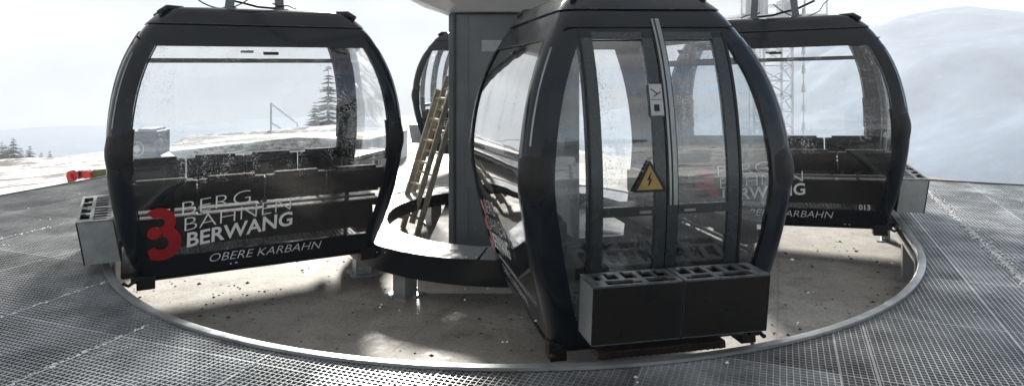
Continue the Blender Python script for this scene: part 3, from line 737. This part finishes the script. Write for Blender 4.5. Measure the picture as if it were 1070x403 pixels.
    # ski boxes on the doors
    for sg in (-1, 1):
        c0, c1 = (sg * .006, sg * .517)
        bx = empty('ski_box'); bx.parent = T
        def q(u, t_, f_):   # f_ 0 bottom 1 top
            ub0, ub1, ut0, ut1 = 1.05, 1.298, 1.105, 1.355
            z = .085 + f_ * .325; a = ub0 + (ut0 - ub0) * f_; b_ = ub1 + (ut1 - ub1) * f_; return Vector((a + (b_ - a) * u, t_, z + .0 * u))
        def slab(mb, f): mb.grid(f, 1, 1)
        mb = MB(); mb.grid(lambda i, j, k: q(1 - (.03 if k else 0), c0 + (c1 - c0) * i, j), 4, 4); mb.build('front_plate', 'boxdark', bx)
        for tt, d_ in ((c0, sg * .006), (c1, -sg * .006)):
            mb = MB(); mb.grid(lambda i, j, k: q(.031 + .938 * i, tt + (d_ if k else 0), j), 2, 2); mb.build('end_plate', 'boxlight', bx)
        mb = MB(); mb.grid(lambda i, j, k: q(.03 if k else 0, c0 + (c1 - c0) * i, j), 2, 2); mb.grid(lambda i, j, k: q(.03 + .94 * i, c0 + sg * .007 + (c1 - c0 - sg * .014) * j, .03 if k else 0.004), 2, 2)
        for k_ in range(1, 4):
            tt = c0 + (c1 - c0) * k_ / 4; mb.grid(lambda i, j, k: q(.04 + .92 * i, tt + (.004 if k else 0), .04 + .86 * j), 2, 2)
        mb.build('back_plate', 'inside', bx)
        mb = MB(); tb = [0, .05, .13, .19, .23, .31, .37, .43, .51, .57, .63, .71, .77, .83, .91, 1.0]; ub = [0, .07, .18, .48, .56, .66, .78, .93, 1]
        holes = set()
        for i in range(len(tb) - 1):
            for j in range(len(ub) - 1):
                h = False
                if j in (2, 3) and i in (1, 2, 4, 5, 7, 8, 10, 11, 13): h = True
                if j == 1 and i in (2, 5, 8, 11): h = True
                if j in (5, 6) and (2 <= i <= 5 or 8 <= i <= 12): h = True
                if j == 6 and i in (1, 7): h = True
                if h: continue
                mb.grid(lambda a, b_, k: q(ub[j] + (ub[j + 1] - ub[j]) * b_, c0 + (c1 - c0) * (tb[i] + (tb[i + 1] - tb[i]) * a), 1.025 if not k else .985), 1, 1)
        mb.build('slotted_top', 'boxtop', bx)
        mb = MB()
        for t_, t2_ in ((c0 + sg * .004, c0 + sg * .0041),): pass
        for a, b_ in (((1.0, 0), (1.0, 1)),): pass
        mb.tube([q(1.0, c0, 1.0), q(1.0, c1, 1.0)], .004, 6); mb.tube([q(1.0, c0, 0), q(1.0, c1, 0)], .0035, 6); mb.tube([q(1.0, c0, 0), q(1.0, c0, 1)], .003, 6); mb.tube([q(1.0, c1, 0), q(1.0, c1, 1)], .0035, 6)
        mb.build('edge_trim', 'doorgrey', bx)
        for f_ in (.25, .8):
            mb = MB(); p = q(0, (c0 + c1) / 2, f_); mb.box(((p.x + W(p.z)) / 2, p.y, p.z), (abs(p.x - W(p.z)) + .03, .12, .03))
            mb.build('bracket', 'gratedark', bx)
    # hanger
    hg = empty('hanger'); hg.parent = T
    for su in (-1, 1):
        mb = MB(); mb.bar((su * .225, 0, 2.06), (su * .16, 0, 2.72), .045, .075); mb.box((su * .225, 0, 2.105), (.11, .2, .02))
        mb.build('hanger_arm', 'pillar', hg, bevel=.006)
    mb = MB(); mb.box((0, 0, 2.73), (.42, .14, .07)); mb.bar((0, 0, 2.73), (0, 0, 3.5), .1, .08); mb.tube([(-.1, 0, 3.62), (.1, 0, 3.62)], .08, 14); mb.build('stem', 'pillar', hg, bevel=.006)
    mb = MB()
    mb.tube([(.55 - i * .037, .08, 2.10 + .16 * ((i - 7) / 8) ** 2 + (.04 if i < 2 else 0)) for i in range(-2, 16)], .006, 6); mb.build('cable', 'rubber', hg, smooth=True); mb = MB()
    mb.tube([(-.20, .02, 2.12), (-.02, .02, 2.13), (.10, .01, 2.16), (.24, .0, 2.19), (.42, -.02, 2.27)], .012, 6); mb.build('gas_strut', 'rubber', hg, smooth=True); mb = MB()
    mb.tube([(-.36, .05, 2.12), (-.28, .05, 2.15), (-.2, .03, 2.14), (-.15, .02, 2.17)], .007, 6)
    mb.build('cable', 'rubber', hg, smooth=True)
    return root
# fitted tilt: ta leans the top outward, tb along travel  (degrees)
make_cabin((.653, 5.218), -78.8, (-1.9, .45), 'large gondola cabin nearest the viewer with its ski boxes and doors facing front', None, 'T+')
make_cabin((-2.35, 6.409), 208.8, (-.4, -.8), 'gondola cabin on the left with red emblem and white lettering on its wide window', None, 'T-')
make_cabin((2.934, 7.841), -18.4, (-2.0, .3), 'gondola cabin on the right, marked 013 in its window corner', 'T-', 'T+')
make_cabin((-.42, 12.75), 159, (0, 0), 'small distant gondola cabin seen between the left cabin and the pillar', None, 'T-')

# ------------------------------------------------------------------ things beside the deck
t = tag(empty('control_cabinet', (-4.93, 9.45, 0)), 'squat grey control cabinet with round emblem, behind the left cabin window', 'cabinet')
mb = MB(); mb.box((-4.95, 9.5, .34), (.46, .35, .66)); here(mb, 'body', 'cabinet', t, bevel=.015)
mb = MB(); mb.v = [(-4.71, 9.35, .0), (-4.71, 9.62, .0), (-4.71, 9.35, .36), (-4.71, 9.62, .36), (-4.5, 9.35, .0), (-4.5, 9.62, .0), (-4.5, 9.35, .2), (-4.5, 9.62, .2)]
mb.f = [(0, 4, 6, 2), (1, 3, 7, 5), (2, 6, 7, 3), (4, 5, 7, 6), (0, 2, 3, 1), (0, 1, 5, 4)]; here(mb, 'side_wedge', 'cabinet', t)
mb = MB()
for r0, r1 in ((.085, .10), (0, .045)):
    mb.grid(lambda i, j, k: (-4.99 + (r0 + (r1 - r0) * j) * math.cos(i * 6.2831), 9.318 + (.004 if k else 0), .44 + (r0 + (r1 - r0) * j) * math.sin(i * 6.2831)), 28, 1)
mb.box((-4.99, 9.317, .44), (.012, .004, .13)); here(mb, 'round_badge', 'letterdim', t)
mb = MB(); mb.box((-4.95, 9.5, .005), (.5, .4, .012)); mb.box((-4.88, 9.5, .685), (.22, .3, .03)); here(mb, 'cap', 'galv', t)

t = tag(empty('stair_railing', (-5.2, 15.4, -.9)), 'thin steel handrail of a descending stair seen through the left cabin', 'railing')
a0, a1 = Vector((-5.16, 15.0, -.33)), Vector((-5.82, 19.0, -1.15)); hh = Vector((0, 0, .97))
for p, hgt_ in ((a0, .97), (a1, .97)):
    mb = MB(); mb.tube([p - Vector((0, 0, .8)), p + Vector((0, 0, hgt_))], .022, 8); here(mb, 'post', 'mast', t)
mb = MB(); mb.tube([a0 + hh, a1 + hh], .024, 8); here(mb, 'handrail', 'mast', t)
mb = MB(); mb.tube([a0 + hh * .58, a1 + hh * .58], .018, 8); here(mb, 'mid_rail', 'mast', t)

# snowy exit ramp beyond the left cabin
mb = MB()
top = [(-6.2, 12.2, -.02), (-3.9, 12.6, .20), (-2.6, 12.8, .14), (-2.2, 14.8, .10), (-3.8, 15.2, .18), (-6.9, 14.8, -.04)]
for p in top: mb.v.append(p)
for p in top: mb.v.append((p[0], p[1], -1.2))
mb.f += [tuple(range(6)), tuple(range(6, 12))[::-1]] + [(i, (i + 1) % 6, 6 + (i + 1) % 6, 6 + i) for i in range(6)]
tag(mb.build('exit_ramp', 'snow', bevel=.04), kind='structure')

t = tag(empty('hose_coupling', (-6.7, 10.6, -.4)), 'red flanged coupling with olive hose lying in snow at the deck edge', 'coupling')
def wp(px, py, Y): return Vector(((px - 535) / F * Y, Y, H - (py - HY) / F * Y))
p0, p1, p2, p3 = wp(74, 184, 10.6), wp(82, 182.5, 10.6), wp(98, 181.5, 10.7), wp(122, 179, 10.8)
mb = MB(); d = (p1 - p0).normalized(); mb.tube([p0 - d * .015, p0 + d * .05], .085, 20); here(mb, 'flange', 'red', t, smooth=True)
mb = MB(); mb.tube([p0, p1], .03, 12); mb.tube([p1, p1 + d * .03], .065, 12); mb.box((p1 + p2) / 2, ((p2 - p1).length, .11, .10), 0); here(mb, 'body', 'red', t, bevel=.008)
mb = MB(); mb.tube([p2, p3, p3 + Vector((.5, .2, .02))], .06, 12); here(mb, 'hose', 'hose', t, smooth=True)
mb = MB(); 
for f_ in (.15, .6, .95): q_ = p1.lerp(p2, f_); mb.box((q_.x, q_.y, q_.z), (.02, .125, .115))
here(mb, 'clamp', 'gratedark', t)
mb = MB()
for q_ in (p0, p2): mb.box((q_.x, q_.y, q_.z - .16), (.06, .06, .24))
here(mb, 'stand', 'gratedark', t)

# lattice mast with service platform beyond the right cabin
MX, MY = 5.95, 16.0; zb = hgt(MX, MY)
t = tag(empty('lattice_mast', (MX, MY, zb)), 'pale steel lattice mast with service platform behind the right cabin', 'mast')
hw = .32; zt_ = 3.9
for sx_ in (-1, 1):
    for sy in (-1, 1):
        mb = MB(); mb.bar((MX + sx_ * hw, MY + sy * hw, zb - .5), (MX + sx_ * hw, MY + sy * hw, zt_), .05, .05); here(mb, 'leg', 'mast', t)
mb = MB(); z = zb; k = 0
while z < zt_ - .3:
    for a, b in (((-1, -1), (1, -1)), ((1, -1), (1, 1)), ((1, 1), (-1, 1)), ((-1, 1), (-1, -1))):
        if k % 2: a, b = b, a
        mb.bar((MX + a[0] * hw, MY + a[1] * hw, z), (MX + b[0] * hw, MY + b[1] * hw, z + .34), .025, .025)
        mb.bar((MX + a[0] * hw, MY + a[1] * hw, z), (MX + b[0] * hw, MY + b[1] * hw, z), .02, .02)
    z += .34; k += 1
here(mb, 'bracing', 'mast', t)
mb = MB(); z = zb
for dx in (-.12, .12): mb.bar((MX - .55 + dx, MY - .4, zb), (MX - .55 + dx, MY - .4, zt_), .02, .02)
while z < zt_: mb.bar((MX - .67, MY - .4, z), (MX - .43, MY - .4, z), .018, .018); z += .14
here(mb, 'ladder', 'mast', t)
mb = MB(); mb.box((MX, MY, 2.55), (1.9, 1.4, .05)); mb.bar((MX - .95, MY - .7, 2.45), (MX + .95, MY - .7, 2.45), .05, .15); here(mb, 'platform', 'mast', t)
mb = MB()
for x in (-.93, -.45, 0, .45, .93): mb.bar((MX + x, MY - .68, 2.55), (MX + x, MY - .68, 3.5), .03, .03)
for z in (3.5, 3.05): mb.bar((MX - .93, MY - .68, z), (MX + .93, MY - .68, z), .03, .03)
here(mb, 'guardrail', 'mast', t)
mb = MB(); mb.box((MX - .5, MY - .2, 2.8), (.5, .4, .42)); here(mb, 'equipment_box', 'mast', t)
mb = MB(); mb.box((MX + .25, MY - .2, 2.74), (.35, .35, .3)); here(mb, 'equipment_box', 'mast', t)
mb = MB()
for i in range(14): mb.tube([(MX + .52, MY - .45, zb + .8 + i * .42), (MX + .52, MY - .45, zb + .98 + i * .42)], [.05, .03], 8)
mb.tube([(MX + .52, MY - .45, zb), (MX + .52, MY - .45, 2.55)], .012, 6)
here(mb, 'insulator_string', 'mast', t)

# ------------------------------------------------------------------ conifers
def conifer(x, y, ztop, h, rad, label, seed, dens=1.0):
    rn = random.Random(seed); zb = ztop - h
    t = tag(empty('conifer', (x, y, zb)), label, 'tree', 'snow dusted conifers beyond the station')
    mb = MB(); mb.tube([(0, 0, -1), (0, 0, h * .5), (0, 0, h)], [.035 * h * .6, .012 * h, .002], 7); mb.build('trunk', 'bark', t)
    mb = MB(); nw = int(34 * dens)
    for k in range(nw):
        f = k / nw; z = h * (.06 + .93 * f + rn.uniform(-.012, .012)); Lb = rad * (1 - f) ** .85 * rn.uniform(.75, 1.15) + .03 * h * .3
        nb = int(6 + 7 * (1 - f))
        for b_ in range(nb):
            a = rn.uniform(0, 6.283); l = Lb * rn.uniform(.6, 1.12); dr = Vector((math.cos(a), math.sin(a), 0)); sd = Vector((-dr.y, dr.x, 0))
            if rn.random() < .08: continue
            nt_ = int(5 + 7 * (1 - f))
            for m_ in range(nt_):
                g = (m_ + .6) / nt_; p = dr * l * g + Vector((0, 0, z - .28 * l * g + .1 * l * g * g))
                tw = l * .34 * (1.1 - g) + .02 * h * .5
                for sg in (-1, 1):
                    q_ = p + sd * sg * tw * rn.uniform(.6, 1.1) + dr * tw * .5 + Vector((0, 0, -tw * rn.uniform(.15, .6)))
                    b0 = len(mb.v); wv = Vector((0, 0, 1)) * tw * rn.uniform(.10, .2) + dr * tw * .22
                    mb.v += [tuple(p - wv), tuple(p + wv), tuple(q_)]; mb.f.append((b0, b0 + 1, b0 + 2))
    me = bpy.data.meshes.new('crown'); me.from_pydata(mb.v, [], mb.f); o = bpy.data.objects.new('crown', me); COL.objects.link(o); me.materials.append(M['needles']); o.parent = t
    return t
def tree_px(px, ptop, Y, h, rad, label, seed, dens=1.0):
    p = wp(px, ptop, Y); conifer(p.x, p.y, p.z, h, rad, label, seed, dens)
tree_px(343, 64, 80, 15.5, 3.3, 'tall spruce seen through the right part of the left cabin window', 1, 1.3)
tree_px(329, 104, 95, 11.4, 4.13, 'shorter spruce just left of the tall spruce behind the left cabin', 2)
tree_px(403, 137, 50, 6.5, 0.95, 'small lone spruce between the left cabin frame and its far post', 3)
tree_px(14, 142, 133, 10.3, 4.13, 'tallest spruce of the row at the far left edge', 4)
tree_px(2, 147, 129, 9.3, 4.41, 'spruce cut by the left border of the photo', 5)
tree_px(6, 150, 144, 8.7, 4.41, 'faint spruce half hidden behind the tallest one of the far left row', 6)
tree_px(31, 151, 152, 9.5, 4.13, 'spruce right of the tallest one in the far left row', 7)
tree_px(43, 158, 162, 8.5, 3.31, 'second spruce from the right end of the far left row', 8)
tree_px(52, 156, 156, 8.7, 3.03, 'small spruce at the right end of the far left row', 9)
tree_px(22, 153, 148, 9.1, 3.86, 'low spruce directly beside the foot of the tallest far left one', 10)

# ------------------------------------------------------------------ haze
mb = MB(); mb.box((0, 0, -22), (2720, 2720, 214))
m = bpy.data.materials.new('haze'); m.use_nodes = True; N = m.node_tree.nodes; L = m.node_tree.links
for n in list(N): N.remove(n)
o_ = N.new('ShaderNodeOutputMaterial'); pv = N.new('ShaderNodeVolumePrincipled'); pv.inputs['Color'].default_value = (.76, .80, .84, 1); pv.inputs['Density'].default_value = .0009; pv.inputs['Anisotropy'].default_value = 0
L.new(pv.outputs[0], o_.inputs['Volume'])
tag(mb.build('haze', m), kind='stuff')
